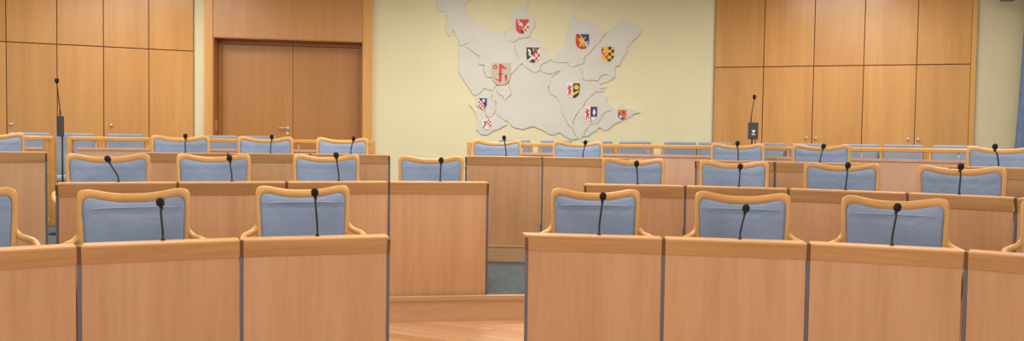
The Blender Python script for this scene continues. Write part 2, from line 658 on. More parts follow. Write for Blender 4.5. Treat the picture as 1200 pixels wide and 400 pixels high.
a = FR.s(1136.5, 2.0, 0.05); b = FR.s(1142.3, 2.0, 0.05)
bm = BM(); add_box(bm, a, b, -0.055, 0, Z3, ZC - 0.02, 0.003)
o = struct('trim_9', bm, M['frame_wood']); FR.place(o)

# ------------------------------------------------------------------ relief map with coats of arms
DIST = [
    [(513, -8), (513, 12), (520, 13), (523, 18), (525, 26), (522, 33), (524, 41), (527, 42), (531, 35), (533, 42), (536, 44), (538, 52), (542, 54), (546, 51), (549, 50), (554, 51), (558, 48), (556, 38), (552, 29), (557, 24), (551, 18), (546, 12), (545, 7), (551, 1), (554, -7), (530, -12)],
    [(552, 29), (557, 24), (561, 27), (565, 24), (566, 30), (571, 32), (575, 35), (582, 37), (589, 36), (592, 38), (593, 45), (598, 49), (603, 51), (604, 60), (608, 68), (612, 74), (608, 78), (603, 83), (598, 88), (592, 97), (583, 98), (577, 91), (571, 91), (567, 84), (568, 76), (561, 76), (561, 72), (562, 65), (557, 63), (551, 58), (545, 55), (549, 50), (554, 51), (558, 48), (556, 38)],
    [(593, 40), (592, 44), (594, 47), (599, 49), (602, 49), (608, 45), (612, 45), (617, 44), (621, 42), (623, 36), (627, 31), (627, 26), (624, 20), (620, 16), (618, 8), (620, 3), (618, 5), (615, 9), (605, 12), (600, 14), (600, 20), (600, 28), (597, 34), (592, 36)],
    [(602, 50), (608, 46), (617, 45), (621, 43), (626, 44), (632, 47), (634, 52), (640, 58), (645, 66), (645, 70), (640, 73), (633, 77), (633, 82), (630, 84), (625, 85), (619, 81), (613, 75), (608, 67), (604, 58)],
    [(657, 83), (648, 90), (643, 102), (645, 110), (652, 113), (656, 120), (660, 136), (666, 146), (672, 155), (671, 143), (675, 135), (684, 124), (687, 117), (694, 111), (697, 108), (703, 108), (708, 107), (703, 104), (711, 102), (702, 99), (712, 96), (721, 92), (711, 88), (706, 89), (701, 96), (686, 96), (683, 93), (682, 84), (679, 81), (672, 80), (668, 79), (665, 74), (648, 73), (645, 71), (634, 77), (634, 82), (640, 86), (648, 86)],
    [(672, 17), (675, 22), (684, 22), (693, 24), (700, 29), (706, 35), (711, 38), (707, 42), (703, 48), (696, 55), (690, 62), (684, 68), (684, 74), (676, 76), (672, 79), (668, 78), (666, 73), (648, 72), (646, 70), (650, 66), (655, 60), (660, 53), (663, 42), (667, 32), (668, 25), (671, 21)],
    [(712, 38), (716, 35), (722, 28), (727, 23), (740, 24), (748, 31), (752, 37), (745, 45), (738, 53), (734, 54), (736, 60), (730, 68), (727, 72), (726, 77), (720, 79), (721, 90), (716, 90), (711, 87), (706, 88), (701, 95), (686, 95), (683, 92), (683, 84), (680, 80), (677, 77), (685, 75), (685, 69), (691, 63), (697, 56), (704, 49), (708, 43)],
    [(673, 156), (672, 143), (676, 135), (685, 124), (688, 117), (695, 111), (698, 109), (708, 111), (712, 114), (711, 121), (717, 124), (720, 127), (713, 130), (708, 132), (703, 140), (698, 145), (693, 145), (687, 151), (684, 159), (678, 163)],
    [(685, 160), (688, 152), (693, 147), (698, 147), (703, 142), (708, 133), (714, 131), (720, 128), (726, 124), (729, 121), (732, 125), (740, 127), (751, 132), (744, 133), (738, 137), (730, 140), (723, 144), (715, 150), (708, 153), (703, 149), (697, 154), (690, 159)],
    [(598, 89), (603, 84), (610, 78), (613, 76), (619, 82), (625, 86), (633, 84), (640, 88), (648, 88), (655, 84), (647, 90), (642, 102), (644, 111), (651, 114), (655, 120), (659, 136), (665, 146), (671, 155), (677, 163), (672, 164), (664, 161), (655, 155), (646, 158), (639, 154), (625, 148), (612, 152), (604, 150), (597, 144), (592, 141), (586, 137), (581, 133), (583, 126), (582, 119), (576, 117), (578, 107), (582, 106), (584, 112), (589, 113), (591, 119), (597, 114), (601, 110), (598, 104), (596, 99)],
    [(538, 53), (542, 55), (551, 59), (557, 64), (561, 66), (560, 77), (567, 77), (566, 84), (570, 92), (577, 93), (582, 99), (578, 106), (570, 104), (567, 103), (562, 109), (556, 112), (551, 106), (546, 98), (541, 90), (537, 84), (538, 70), (537, 60)],
    [(562, 110), (567, 104), (574, 107), (577, 110), (575, 117), (581, 120), (581, 128), (574, 138), (570, 136), (569, 129), (562, 127), (558, 124), (558, 114)],
    [(549, 122), (553, 125), (558, 129), (562, 129), (568, 130), (569, 137), (574, 139), (580, 134), (586, 138), (592, 142), (594, 146), (587, 150), (578, 153), (571, 158), (563, 157), (558, 152), (560, 144), (558, 136), (555, 129)],
    [(583, 101), (595, 100), (597, 105), (600, 110), (596, 113), (591, 118), (589, 112), (584, 110), (582, 105)],
]
map_t = thing('relief_map', 'pale grey relief map of districts with coats of arms on the cream wall', 'map')
FC.place(map_t, 0, 0, 0)


def inset(poly, d):
    n = len(poly)
    ar = sum(poly[i][0] * poly[(i + 1) % n][1] - poly[(i + 1) % n][0] * poly[i][1] for i in range(n))
    sg = 1 if ar > 0 else -1
    out = []
    for i in range(n):
        p0 = Vector(poly[i - 1]); p1 = Vector(poly[i]); p2 = Vector(poly[(i + 1) % n])
        a_ = (p1 - p0); b_ = (p2 - p1)
        if a_.length < 1e-6 or b_.length < 1e-6:
            out.append(p1); continue
        na = Vector((-a_.y, a_.x)).normalized() * sg; nb = Vector((-b_.y, b_.x)).normalized() * sg
        nn = na + nb
        if nn.length < 0.3: nn = na
        nn.normalize()
        out.append(p1 + nn * d)
    return out


thick = [.018, .021, .024, .019, .020, .018, .023, .018, .021, .018, .020, .023, .019, .021]
for i, poly in enumerate(DIST):
    pts = [FC.hit(x, y, 0.03) for x, y in poly]
    # roughen the outline a little, like a cut border
    fine = []
    for k in range(len(pts)):
        a_ = Vector(pts[k]); b_ = Vector(pts[(k + 1) % len(pts)])
        fine.append(a_)
        rr = random.Random(int(round((a_.x + b_.x) * 500)) * 7 + int(round((a_.y + b_.y) * 500)))
        dd = b_ - a_
        if dd.length > 0.03:
            fine.append((a_ + b_) / 2 + Vector((-dd.y, dd.x)).normalized() * rr.uniform(-.12, .12) * dd.length)
    pts = inset([tuple(p) for p in fine], 0.0008)
    bm = BM()
    add_prism(bm, [Vector((p[0], -0.004, p[1])) for p in pts], Vector((0, -thick[i], 0)))
    obj('map_district', bm, M['plate'], map_t)


def shield_poly(n=7):
    pts = [(0, 0), (1, 0), (1, 0.55)]
    for k in range(1, n):
        a_ = k / n * math.pi / 2
        pts.append((0.5 + 0.5 * math.cos(a_), 0.55 + 0.45 * math.sin(a_)))
    pts.append((0.5, 1.0))
    for k in range(n - 1, 0, -1):
        a_ = k / n * math.pi / 2
        pts.append((0.5 - 0.5 * math.cos(a_), 0.55 + 0.45 * math.sin(a_)))
    pts.append((0, 0.55))
    return pts


def clip(sub, clipper):
    out = list(sub)
    n = len(clipper)
    for i in range(n):
        ax, ay = clipper[i]; bx, by = clipper[(i + 1) % n]
        inp, out = out, []
        def side(p): return (bx - ax) * (p[1] - ay) - (by - ay) * (p[0] - ax)
        for k in range(len(inp)):
            p, q = inp[k], inp[(k + 1) % len(inp)]
            sp, sq = side(p), side(q)
            if sp >= -1e-9: out.append(p)
            if (sp > 1e-9 and sq < -1e-9) or (sp < -1e-9 and sq > 1e-9):
                t_ = sp / (sp - sq)
                out.append((p[0] + (q[0] - p[0]) * t_, p[1] + (q[1] - p[1]) * t_))
        if len(out) < 3:
            return []
    return out


LION = [(.30, .02), (.48, .0), (.58, .10), (.52, .20), (.72, .16), (.92, .06), (.98, .14), (.80, .28), (.62, .34), (.66, .46), (.90, .44), (.96, .54), (.74, .58), (.70, .66), (.82, .82), (.92, .96), (.66, .98), (.60, .82), (.50, .74), (.42, .84), (.44, .98), (.18, .98), (.26, .84), (.28, .66), (.34, .50), (.28, .40), (.14, .46), (.08, .34), (.06, .12), (.14, .10), (.16, .28), (.28, .26), (.32, .14)]


def lion(x, y, w, h, c, flip=False):
    return [([(x + ((1 - u) if flip else u) * w, y + v * h) for u, v in LION], c, False)]


def checks(x0, y0, x1, y1, nx, ny, c, ph=0):
    r = []
    for i in range(nx):
        for j in range(ny):
            if (i + j + ph) % 2 == 0:
                a_ = x0 + (x1 - x0) * i / nx; b_ = x0 + (x1 - x0) * (i + 1) / nx
                e_ = y0 + (y1 - y0) * j / ny; f_ = y0 + (y1 - y0) * (j + 1) / ny
                r.append(([(a_, e_), (b_, e_), (b_, f_), (a_, f_)], c, True))
    return r


def disc(x, y, rx, ry, c, n=12):
    return [([(x + rx * math.cos(2 * math.pi * k / n), y + ry * math.sin(2 * math.pi * k / n)) for k in range(n)], c, True)]


SH = shield_poly()
CM = {'red': 'c_red', 'white': 'c_white', 'black': 'c_black', 'blue': 'c_blue', 'gold': 'c_gold', 'orange': 'c_orange', 'purple': 'c_purple', 'stone': 'c_stone', 'edge': 'c_edge'}


def coat(x0, y0, x1, y1, field, layers, label, base=0.034):
    """box in photo pixels; layers: list of lists of (poly, colour, clip?)"""
    a_ = FC.hit(x0, y0, base); b_ = FC.hit(x1, y1, base)
    sx, sz = b_[0] - a_[0], b_[1] - a_[1]

    def mp(p, off):
        return Vector((a_[0] + p[0] * sx, -off, a_[1] + p[1] * sz))
    bm = BM()
    add_prism(bm, [mp(p, base - 0.008) for p in SH], Vector((0, -0.008, 0)))
    sh = obj('coat_of_arms', bm, M[CM[field]], map_t, label)
    names = []
    bm = BM()
    off = base + 0.0004
    for ly in layers:
        off += 0.0012
        for poly, c, cl in ly:
            q = clip(poly, SH) if cl else poly
            if len(q) < 3: continue
            if c not in names: names.append(c)
            try:
                add_prism(bm, [mp(p, off - 0.0012) for p in q], Vector((0, -0.0012, 0)), names.index(c))
            except ValueError:
                pass
    obj('heraldic_charge', bm, [M[CM[c]] for c in names], sh)


R_ = lambda x0, y0, x1, y1, c: ([(x0, y0), (x1, y0), (x1, y1), (x0, y1)], c, True)
T_ = lambda pts, c: (pts, c, True)
# top one: red with a pale horse, red and white checks
coat(604.5, 22.5, 619.5, 40, 'red', [[T_([(1, .18), (1, 1), (.45, 1), (.42, .72)], 'white')] , checks(.5, .28, 1.0, .98, 3, 4, 'red', 1),
     [T_([(.14, .08), (.26, .06), (.34, .22), (.5, .28), (.56, .48), (.46, .5), (.38, .4), (.28, .44), (.2, .3)], 'white'), T_([(.38, .72), (.56, .68), (.62, .88), (.5, .98), (.42, .9)], 'black')],
      [T_([(.2, .16), (.26, .14), (.3, .3), (.24, .32)], 'red')]],
     'red coat of arms with red and white checks')
coat(617, 55.5, 632.5, 74, 'white', [[T_([(0, 0), (1, 0), (0, .92)], 'black')], checks(.32, .22, 1.0, .98, 4, 4, 'red', 0)[2:],
     [T_([(0, 0), (1, 0), (0, .86)], 'black'), T_([(.2, .9), (.5, .72), (.7, .84), (.5, 1)], 'black')],
     [T_([(.14, .1), (.26, .14), (.34, .28), (.3, .44), (.42, .5), (.3, .58), (.16, .48), (.2, .32), (.1, .24)], 'white'), T_([(.46, .05), (.52, .05), (.6, .26), (.52, .24)], 'white'), T_([(.66, .05), (.72, .05), (.74, .16), (.68, .14)], 'white')]],
     'black and white coat of arms with red checks')
coat(576, 73.5, 598, 100, 'stone', [
    [([(.40, .05), (.52, .05), (.86, .30), (.54, .24), (.54, .84), (.50, .90), (.10, .66), (.40, .76)], 'red', False),
     ([(.34, .49), (.62, .49), (.62, .52), (.34, .52)], 'red', False)]
    + disc(.20, .19, .13, .11, 'red', 8) + disc(.77, .63, .07, .13, 'red', 8) + [([(.72, .74), (.82, .74), (.80, .82), (.74, .82)], 'red', False)],
    disc(.20, .19, .055, .045, 'stone', 8)],
    'largest coat of arms, stone grey with red signs', 0.040)
coat(675, 40, 690, 57.5, 'blue', [[T_([(0, 0), (.22, 0), (.9, 1), (0, 1)], 'red'), T_([(.12, 0), (.28, 0), (1, .9), (.86, 1), (.6, .72)], 'white')],
     disc(.85, .62, .10, .16, 'white'), disc(.85, .62, .05, .09, 'black'), lion(.12, .14, .66, .74, 'orange') , lion(.16, .18, .58, .66, 'gold')],
     'coat of arms in red and dark blue with a golden lion')
coat(705, 54.5, 719.5, 72.5, 'gold', [checks(.52, 0, 1.02, 1.0, 2, 5, 'purple', 0) + [T_([(0, .02), (.5, .60), (.5, .92), (0, .38)], 'red')],
     disc(.20, .36, .08, .07, 'white') + disc(.32, .54, .07, .06, 'white')],
     'yellow coat of arms with a red band and dark checks')
coat(664, 97.5, 679, 115, 'white', [[R_(.5, 0, 1, 1, 'black')] + lion(.03, .10, .42, .74, 'red'), disc(.76, .27, .19, .17, 'gold') + [T_([(.5, .66), (.96, .46), (.96, .60), (.5, .84)], 'gold')]],
     'coat of arms with red lion beside black and yellow')
coat(685, 125, 699.5, 142.5, 'white', [[R_(.5, 0, 1, .72, 'blue'), R_(.48, 0, .54, 1, 'blue')] + lion(.03, .12, .42, .74, 'red'),
     [T_([(.76, .12), (.86, .30), (.88, .42), (.76, .62), (.65, .42), (.67, .30)], 'white'), T_([(.54, .72), (.62, .66), (.7, .72), (.8, .66), (.9, .72), (.96, .66), (.98, .74), (.9, .86), (.7, 1), (.54, 1)], 'white')]],
     'coat of arms with red lion beside a blue field')
coat(560.5, 115, 570.5, 127.5, 'white', [[T_([(0, 0), (1, 0), (1, .85), (.55, .45)], 'blue')] + checks(0, .12, 1.0, 1.0, 5, 5, 'red', 1), [T_([(.18, 0), (1, 0), (1, .85), (.8, .9), (.5, .4)], 'blue')], disc(.62, .24, .16, .17, 'white'), [R_(.60, .12, .65, .38, 'blue')]],
     'small coat of arms with red checks and a blue corner')
coat(565, 140, 575.5, 152, 'white', [checks(0, 0, 1.0, .84, 5, 5, 'red', 1), [T_([(.0, .0), (.34, .0), (.5, .5), (.9, .98), (0, 1)], 'white'), T_([(.22, .16), (.38, .22), (.44, .44), (.3, .66), (.12, .92), (.06, .84), (.26, .52), (.32, .34), (.2, .28)], 'black')]],
     'small coat of arms with red and white checks and a dark hook')
coat(724.5, 128.5, 734, 140, 'orange', [[T_([(0, .2), (.8, 1), (0, 1)], 'blue')] + disc(.62, .30, .26, .24, 'orange'), [T_([(.4, .14), (.62, .1), (.86, .26), (.82, .52), (.66, .46), (.6, .6), (.48, .3)], 'red'), T_([(.14, .52), (.34, .6), (.52, .84), (.2, .88)], 'white')]],
     'tiny coat of arms in orange and blue')


# ------------------------------------------------------------------ curtain
cx = wpts[5].x
top = at_depth(1196, 5, 10.9)
bm = BM()
NY, NZ = 90, 14
grid = []
for j in range(NZ + 1):
    z = 0.36 + (3.78 - 0.36) * j / NZ
    row = []
    for i in range(NY + 1):
        y = 10.9 - 2.6 * i / NY
        fl = 1 - j / NZ
        base_x = top.x + 0.10 - 0.16 * fl * (1 - i / NY)
        x = base_x + (0.035 + 0.03 * fl) * math.sin(i * 0.95) + 0.012 * math.sin(i * 2.3 + j * .3)
        row.append((x, y, z))
    grid.append(row)
V = [[bm.verts.new(c) for c in r] for r in grid]
for j in range(NZ):
    for i in range(NY):
        f = bm.faces.new((V[j][i], V[j][i + 1], V[j + 1][i + 1], V[j + 1][i])); f.smooth = True
cu = obj('curtain', bm, M['curtain'])
so = cu.modifiers.new('thickness', 'SOLIDIFY'); so.thickness = 0.006
tag(cu, 'long blue curtain hanging in folds at the right edge', 'curtain')
p0 = at_depth(1173, 1, 10.95); p1 = at_depth(1187, 1, 10.95)
bm = BM()
add_box(bm, p0.x, p1.x, 10.85, 10.99, p0.z - 0.005, p0.z + 0.11, 0.012)
add_box(bm, p0.x + 0.06, p0.x + 0.09, 10.92, 10.96, p0.z + 0.1, ZC)
tag(obj('ceiling_spotlight', bm, M['strip']), 'small grey fitting hanging from the ceiling beside the curtain', 'lamp')
bm = BM()
add_box(bm, top.x - 0.02, top.x + 0.22, 8.2, 11.0, 3.80, 3.86, 0.006)
tag(obj('curtain_track', bm, M['metal']), 'curtain track above the blue curtain', 'curtain rail')


# ------------------------------------------------------------------ desks
def make_desk(tab_d, pa, pb, zb, h, label, group, end_l=False, end_r=False, skew=0.0):
    A = P(pa, tab_d(pa), zb + h); B = P(pb, tab_d(pb), zb + h)
    A.z = B.z = zb
    mid = (A + B) / 2
    dv = B - A
    L = dv.length
    t = thing('desk', label, 'desk', mid, math.atan2(dv.y, dv.x), group)
    hl = L / 2
    g = 0.009
    bm = BM(); add_box(bm, -hl + g, hl - g, 0.0225, 0.043, 0.0, h - 0.0825, 0.0008)
    obj('front_panel', bm, M['desk_front'], t)
    bm = BM()
    prof = [(0.004, h - 0.004), (0.0, h - 0.010), (0.020, h - 0.082), (0.044, h - 0.082), (0.044, h - 0.024), (0.030, h - 0.016), (0.006, h - 0.016)]
    gf = 0.009
    prof = [(0.0, h - 0.012), (0.018, h - 0.082), (0.044, h - 0.082), (0.044, h - 0.012)]
    add_prism(bm, [Vector((-hl + gf, y, z)) for y, z in prof], Vector((2 * hl - 2 * gf, 0, 0)))
    obj('fascia', bm, M['fascia'], t)
    bm = BM()
    cv = add_box(bm, -hl + (0.009 if not end_l else 0.0), hl - (0.009 if not end_r else 0.0), -0.0008, 0.118, h - 0.0118, h)
    cv[3].co.x -= skew; cv[7].co.x -= skew
    bmesh.ops.bevel(bm, geom=list(bm.edges), offset=0.0015, segments=1, affect='EDGES')
    obj('capping', bm, M['fascia_cap'], t)
    bm = BM(); add_box(bm, -hl + 0.004, hl - 0.004, 0.050, 0.42, h - 0.105, h - 0.083, 0.003)
    obj('worktop', bm, M['fascia_cap'], t)
    # joint at the left edge and both at row ends
    def joint(x, end):
        bm = BM()
        tp = 0.0122 if ((x < 0 and end_l) or (x > 0 and end_r)) else 0.0015
        pj = [(0.002, h - tp), (0.0205, h - 0.081), (0.044, h - 0.081), (0.044, h - tp)]
        w = 0.0165
        add_prism(bm, [Vector((x - w / 2, y, z)) for y, z in pj], Vector((w, 0, 0)))
        obj('joint_block', bm, M['seam_wood'], t)
        bm = BM(); add_box(bm, x - 0.0082, x + 0.0082, 0.026, 0.050, 0.0, h - 0.083)
        obj('joint_strip', bm, M['strip'], t)
    joint(-hl, 0)
    if end_r: joint(hl, 1)
    for x, e in ((-hl, end_l), (hl, end_r)):
        if not e: continue
        sg = 1 if x < 0 else -1
        bm = BM(); add_box(bm, x + sg * 0.008, x + sg * 0.028, 0.054, 0.36, 0.0, h - 0.107, 0.002)
        sp = obj('side_panel', bm, M['desk_front'], t)
        for zz in (h - 0.16, h * 0.33):
            bm = BM()
            add_tube(bm, [(x - sg * 0.012, 0.075, zz), (x + sg * 0.0085, 0.075, zz)], [0.009, 0.009], 10)
            obj('fixing_stud', bm, M['nickel'], sp)
    if not end_l:
        bm = BM(); add_box(bm, -hl + 0.010, -hl + 0.028, 0.054, 0.34, 0.0, h - 0.107, 0.002)
        obj('side_panel', bm, M['desk_front'], t)
    return t


g1, g2, g3 = 'front row desks', 'second row desks', 'third row desks'
make_desk(D1, -110, 92, Z1, H1, 'front row desk cut off by the left edge of the picture', g1)
make_desk(D1, 92, 283, Z1, H1, 'front row desk before the leftmost complete blue chair', g1)
make_desk(D1, 283, 456, Z1, H1, 'front row desk of the left block, at the central aisle', g1, end_r=True)
make_desk(D1, 617, 778, Z1, H1, 'front row desk of the right block, at the central aisle', g1, end_l=True, skew=0.035)
make_desk(D1, 778, 948, Z1, H1, 'front row desk second from the aisle in the right block', g1)
make_desk(D1, 948, 1132, Z1, H1, 'front row desk third from the aisle in the right block', g1)
make_desk(D1, 1132, 1330, Z1, H1, 'front row desk cut off by the right edge of the picture', g1)
make_desk(D2, 66, 208, Z2, H2, 'second row desk at the far left end, by the narrow gap', g2, end_l=True)
make_desk(D2, 208, 336, Z2, H2, 'second row desk between the two left front row chairs', g2)
make_desk(D2, 336, 456, Z2, H2, 'second row desk behind the front row chair nearest the left aisle end', g2)
make_desk(D2, 456, 572, Z2, H2, 'second row desk standing forward in the central aisle with its whole front visible', g2, end_r=True)
make_desk(D2, 686, 803, Z2, H2, 'second row desk at the aisle end of the right block', g2, end_l=True)
make_desk(D2, 803, 924, Z2, H2, 'second row desk of the right block, second from the aisle', g2)
make_desk(D2, 924, 1063, Z2, H2, 'second row desk of the right block, third from the aisle', g2)
make_desk(D2, 1063, 1190, Z2, H2, 'second row desk of the right block, last complete one on the right', g2)
make_desk(D2, 1190, 1320, Z2, H2, 'second row desk barely visible at the right edge', g2)
make_desk(D3, -60, 54, Z3, H3, 'third row desk at the left edge of the picture, with its tall plain front', g3, end_r=True)
make_desk(D3, 163, 267, Z3, H3, 'third row desk of the left block, at its left end', g3, end_l=True)
make_desk(D3, 267, 363, Z3, H3, 'third row desk in the middle of the left block', g3)
make_desk(D3, 363, 456, Z3, H3, 'third row desk of the left block, at the central aisle', g3, end_r=True)
make_desk(D3, 546, 635, Z3, H3, 'third row desk right of the central aisle, standing on the wooden step', g3, end_l=True)
make_desk(D3, 635, 735, Z3, H3, 'third row desk below the map, second from the central aisle', g3, end_r=True)
make_desk(D3, 815, 908, Z3, H3, 'third row desk in front of the microphone box on the right', g3, end_l=True)
make_desk(D3, 908, 1008, Z3, H3, 'third row desk before the middle of the right cupboards', g3, end_r=True)
make_desk(D3, 1113, 1230, Z3, H3, 'third row desk at the right edge, before the blue curtain', g3, end_l=True)


# ------------------------------------------------------------------ armchairs
def cplx(x, z):
    """back curvature and recline: local y of the back at (x, z); the sitter faces -y"""
    return -0.055 * (x / 0.27) ** 2 + (z - 0.45) * 0.13


OUT = [(0, .943), (.05, .9435), (.10, .948), (.15, .957), (.19, .966), (.222, .970), (.245, .967), (.260, .957), (.267, .941), (.269, .92), (.268, .88), (.267, .84), (.266, .80), (.265, .75), (.260, .68), (.250, .56), (.250, .44)]
INN = [(0, .896), (.05, .8965), (.10, .901), (.145, .910), (.180, .920), (.206, .925), (.222, .922), (.232, .914), (.238, .900), (.240, .88), (.239, .85), (.237, .82), (.235, .79), (.233, .74), (.230, .68), (.222, .56), (.222, .44)]


INN = [(x + .004 * min(1, max(0, (x - .14) / .06)), z + (.002 if z > .89 else 0)) for x, z in INN]


def make_armchair():
    t = thing('armchair', '', 'chair')
    # bent wooden back frame
    bm = BM()
    o_ = [(-x, z) for x, z in OUT[::-1]] + OUT[1:]
    i_ = [(-x, z) for x, z in INN[::-1]] + INN[1:]
    th = 0.030
    rows = []
    for (ox, oz), (ix, iz) in zip(o_, i_):
        mx_, mz_ = (ox + ix) / 2, (oz + iz) / 2
        ring = []
        prof = [(1.0, 0.18), (1.0, 0.82), (.88, 1.0), (.12, 1.0), (0, .82), (0, .18), (.12, 0), (.88, 0)]
        for u, v in prof:
            x = ix + (ox - ix) * u; z = iz + (oz - iz) * u
            ring.append(bm.verts.new((x, cplx(x, z) + (v - 0.5) * th, z)))
        rows.append(ring)
    for a_, b_ in zip(rows[:-1], rows[1:]):
        for k in range(8):
            f = bm.faces.new((a_[k], a_[(k + 1) % 8], b_[(k + 1) % 8], b_[k])); f.smooth = True
    bm.faces.new(rows[0]); bm.faces.new(rows[-1][::-1])
    obj('back_frame', bm, M['chair_wood'], t)
    # upholstered back
    bm = BM()
    NU, NV = 28, 26

    def inner_half(z):
        for (x0, z0), (x1, z1) in zip(INN[5:-1], INN[6:]):
            if z1 <= z <= z0:
                return x0 + (x1 - x0) * (z0 - z) / (z0 - z1)
        return INN[-1][0] if z < .5 else INN[5][0]

    def inner_top(x):
        x = abs(x)
        for (x0, z0), (x1, z1) in zip(INN[:-1], INN[1:]):
            if x0 <= x <= x1:
                return z0 + (z1 - z0) * (x - x0) / max(x1 - x0, 1e-6)
            if x1 < x0: break
        return .896

    fr, bk = [], []
    for j in range(NV + 1):
        v = j / NV
        rf, rb = [], []
        for i in range(NU + 1):
            u = -1 + 2 * i / NU
            xt = u * 0.242
            zt = inner_top(xt) + 0.003
            z = 0.44 + (zt - 0.44) * v
            hw = inner_half(min(z, .90)) + 0.001
            x = u * hw
            edge = (1 - abs(u) ** 10) * (1 - v ** 16)
            bul = 0.010 + 0.010 * edge
            seam = -0.007 * math.exp(-((z - 0.852) / 0.006) ** 2) + (0.004 if z > 0.852 else 0.0) * edge
            rf.append(bm.verts.new((x, cplx(x, z) - 0.002 - bul - seam * edge, z)))
            rb.append(bm.verts.new((x, cplx(x, z) + 0.012, z)))
        fr.append(rf); bk.append(rb)
    for j in range(NV):
        for i in range(NU):
            f = bm.faces.new((fr[j][i], fr[j][i + 1], fr[j + 1][i + 1], fr[j + 1][i])); f.smooth = True
            f = bm.faces.new((bk[j][i + 1], bk[j][i], bk[j + 1][i], bk[j + 1][i + 1])); f.smooth = True
        bm.faces.new((fr[j][0], fr[j + 1][0], bk[j + 1][0], bk[j][0]))
        bm.faces.new((fr[j][NU], bk[j][NU], bk[j + 1][NU], fr[j + 1][NU]))
    for i in range(NU):
        bm.faces.new((fr[0][i], bk[0][i], bk[0][i + 1], fr[0][i + 1]))
        bm.faces.new((fr[NV][i], fr[NV][i + 1], bk[NV][i + 1], bk[NV][i]))
    obj('backrest', bm, M['fabric'], t)
    bm = BM()  # thin paler stripe across the backrest, kept on front row chairs only
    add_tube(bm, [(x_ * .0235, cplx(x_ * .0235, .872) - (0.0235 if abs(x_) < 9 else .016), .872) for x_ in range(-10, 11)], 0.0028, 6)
    obj('piping', bm, M['piping'], t, 'paler stripe across the blue back')
    # seat
    bm = BM()
    add_box(bm, -0.235, 0.235, -0.43, -0.02, 0.405, 0.475, 0.024)
    obj('seat', bm, M['fabric'], t)
    bm = BM()
    add_box(bm, -0.225, 0.225, -0.41, -0.01, 0.365, 0.404, 0.006)
    obj('seat_frame', bm, M['chair_wood'], t)
    for s in (-1, 1):
        bm = BM()
        pts = smooth_pts([(s * .251, cplx(.25, .79), .790), (s * .2535, cplx(.25, .762) - .001, .762), (s * .262, cplx(.25, .735) - .003, .736), (s * .282, -.026, .714),
                          (s * .308, -.050, .703), (s * .328, -.090, .696), (s * .334, -.15, .688), (s * .330, -.27, .670), (s * .316, -.330, .648), (s * .294, -.345, .595)], 5)
        n = len(pts)
        add_tube(bm, pts, [0.013 + 0.004 * min(1, k / 12) for k in range(n)], 10)
        obj('armrest', bm, M['chair_wood'], t)
        bm = BM(); add_tube(bm, [(s * .290, -.345, .60), (s * .262, -.36, .40), (s * .262, -.38, 0.0)], [.017, .018, .014], 10)
        obj('leg', bm, M['chair_wood'], t)
        bm = BM(); add_tube(bm, [(s * .238, cplx(.24, .5) + .002, .50), (s * .236, -.01, .38), (s * .240, .05, 0.0)], [.016, .018, .014], 10)
        obj('leg', bm, M['chair_wood'], t)
    return t


proto = make_armchair()
used = [False]


def yaw_to_centre(x, y):
    # local -y of the chair points at the speakers' place
    return math.atan2(y - 0.0, x - 0.3) - math.pi / 2


def chair(px, w, zb, label, group, tw=0.0):
    d = 0.538 * FPX / w
    if zb == Z3: d = min(d, D4(px) - 0.60)
    p = P(px, d, zb + 0.9)
    # the drawn back sits a little behind the origin
    rz = yaw_to_centre(p.x, p.y) + math.radians(tw)
    dy = 0.05
    loc = Vector((p.x + math.sin(rz) * dy, p.y - math.cos(rz) * dy, zb))
    if not used[0]:
        used[0] = True
        proto.location = loc; proto.rotation_euler = (0, 0, rz)
        proto['label'] = label; proto['group'] = group; proto.scale = (1, 1, 1.018)
        return proto
    r = dup(proto, loc, rz, label, group)
    r.scale = (1, 1, 1.018 if zb == Z1 else 0.997)
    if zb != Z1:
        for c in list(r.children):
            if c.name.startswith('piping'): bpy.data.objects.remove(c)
    return r


ga = 'blue armchairs of the front row'; gb = 'blue armchairs of the second row'; gc = 'blue armchairs of the third row'
chair(-54, 124, Z1, 'blue armchair cut off by the left edge, front row', ga)
chair(157.5, 119, Z1, 'large blue armchair behind the front row desk on the left, leftmost complete one', ga)
chair(355, 106, Z1, 'blue armchair of the front row just left of the central aisle', ga)
chair(697, 104, Z1, 'blue armchair of the front row just right of the central aisle', ga)
chair(869, 107, Z1, 'blue armchair of the front row, second from the aisle on the right', ga)
chair(1047, 113, Z1, 'blue armchair of the front row, third from the aisle on the right', ga)
chair(1266, 118, Z1, 'blue armchair of which only the armrest shows at the right edge, front row', ga)
chair(127, 88, Z2, 'second row blue armchair at the left end, its microphone leaning left', gb)
chair(250.5, 81, Z2, 'second row blue armchair below the left end of the double door', gb)
chair(382.5, 75.5, Z2, 'second row blue armchair below the right end of the double door', gb)
chair(505, 76, Z2, 'second row blue armchair standing alone in the aisle gap against the cream wall', gb)
chair(742, 72.5, Z2, 'second row blue armchair nearest the aisle in the right block', gb)
chair(859.5, 78, Z2, 'second row blue armchair below the microphone box', gb)
chair(985.5, 82, Z2, 'second row blue armchair before the middle of the right cupboards', gb)
chair(1125.5, 90, Z2, 'second row blue armchair at the far right', gb)
chair(-11, 64, Z3, 'third row blue armchair cut off by the left edge', gc)
chair(211.5, 63, Z3, 'third row blue armchair left of the double door', gc)
chair(311, 62, Z3, 'third row blue armchair before the door handle', gc)
chair(401, 59, Z3, 'third row blue armchair before the right edge of the double door', gc)
chair(582, 57, Z3, 'third row blue armchair below the left part of the map', gc)
chair(677, 58.5, Z3, 'third row blue armchair below the right part of the map', gc)
chair(864, 58.5, Z3, 'third row blue armchair in front of the microphone box', gc)
chair(962, 62.5, Z3, 'third row blue armchair before the pair of cupboard knobs', gc)
chair(1174, 72, Z3, 'third row blue armchair by the curtain at the right edge', gc)


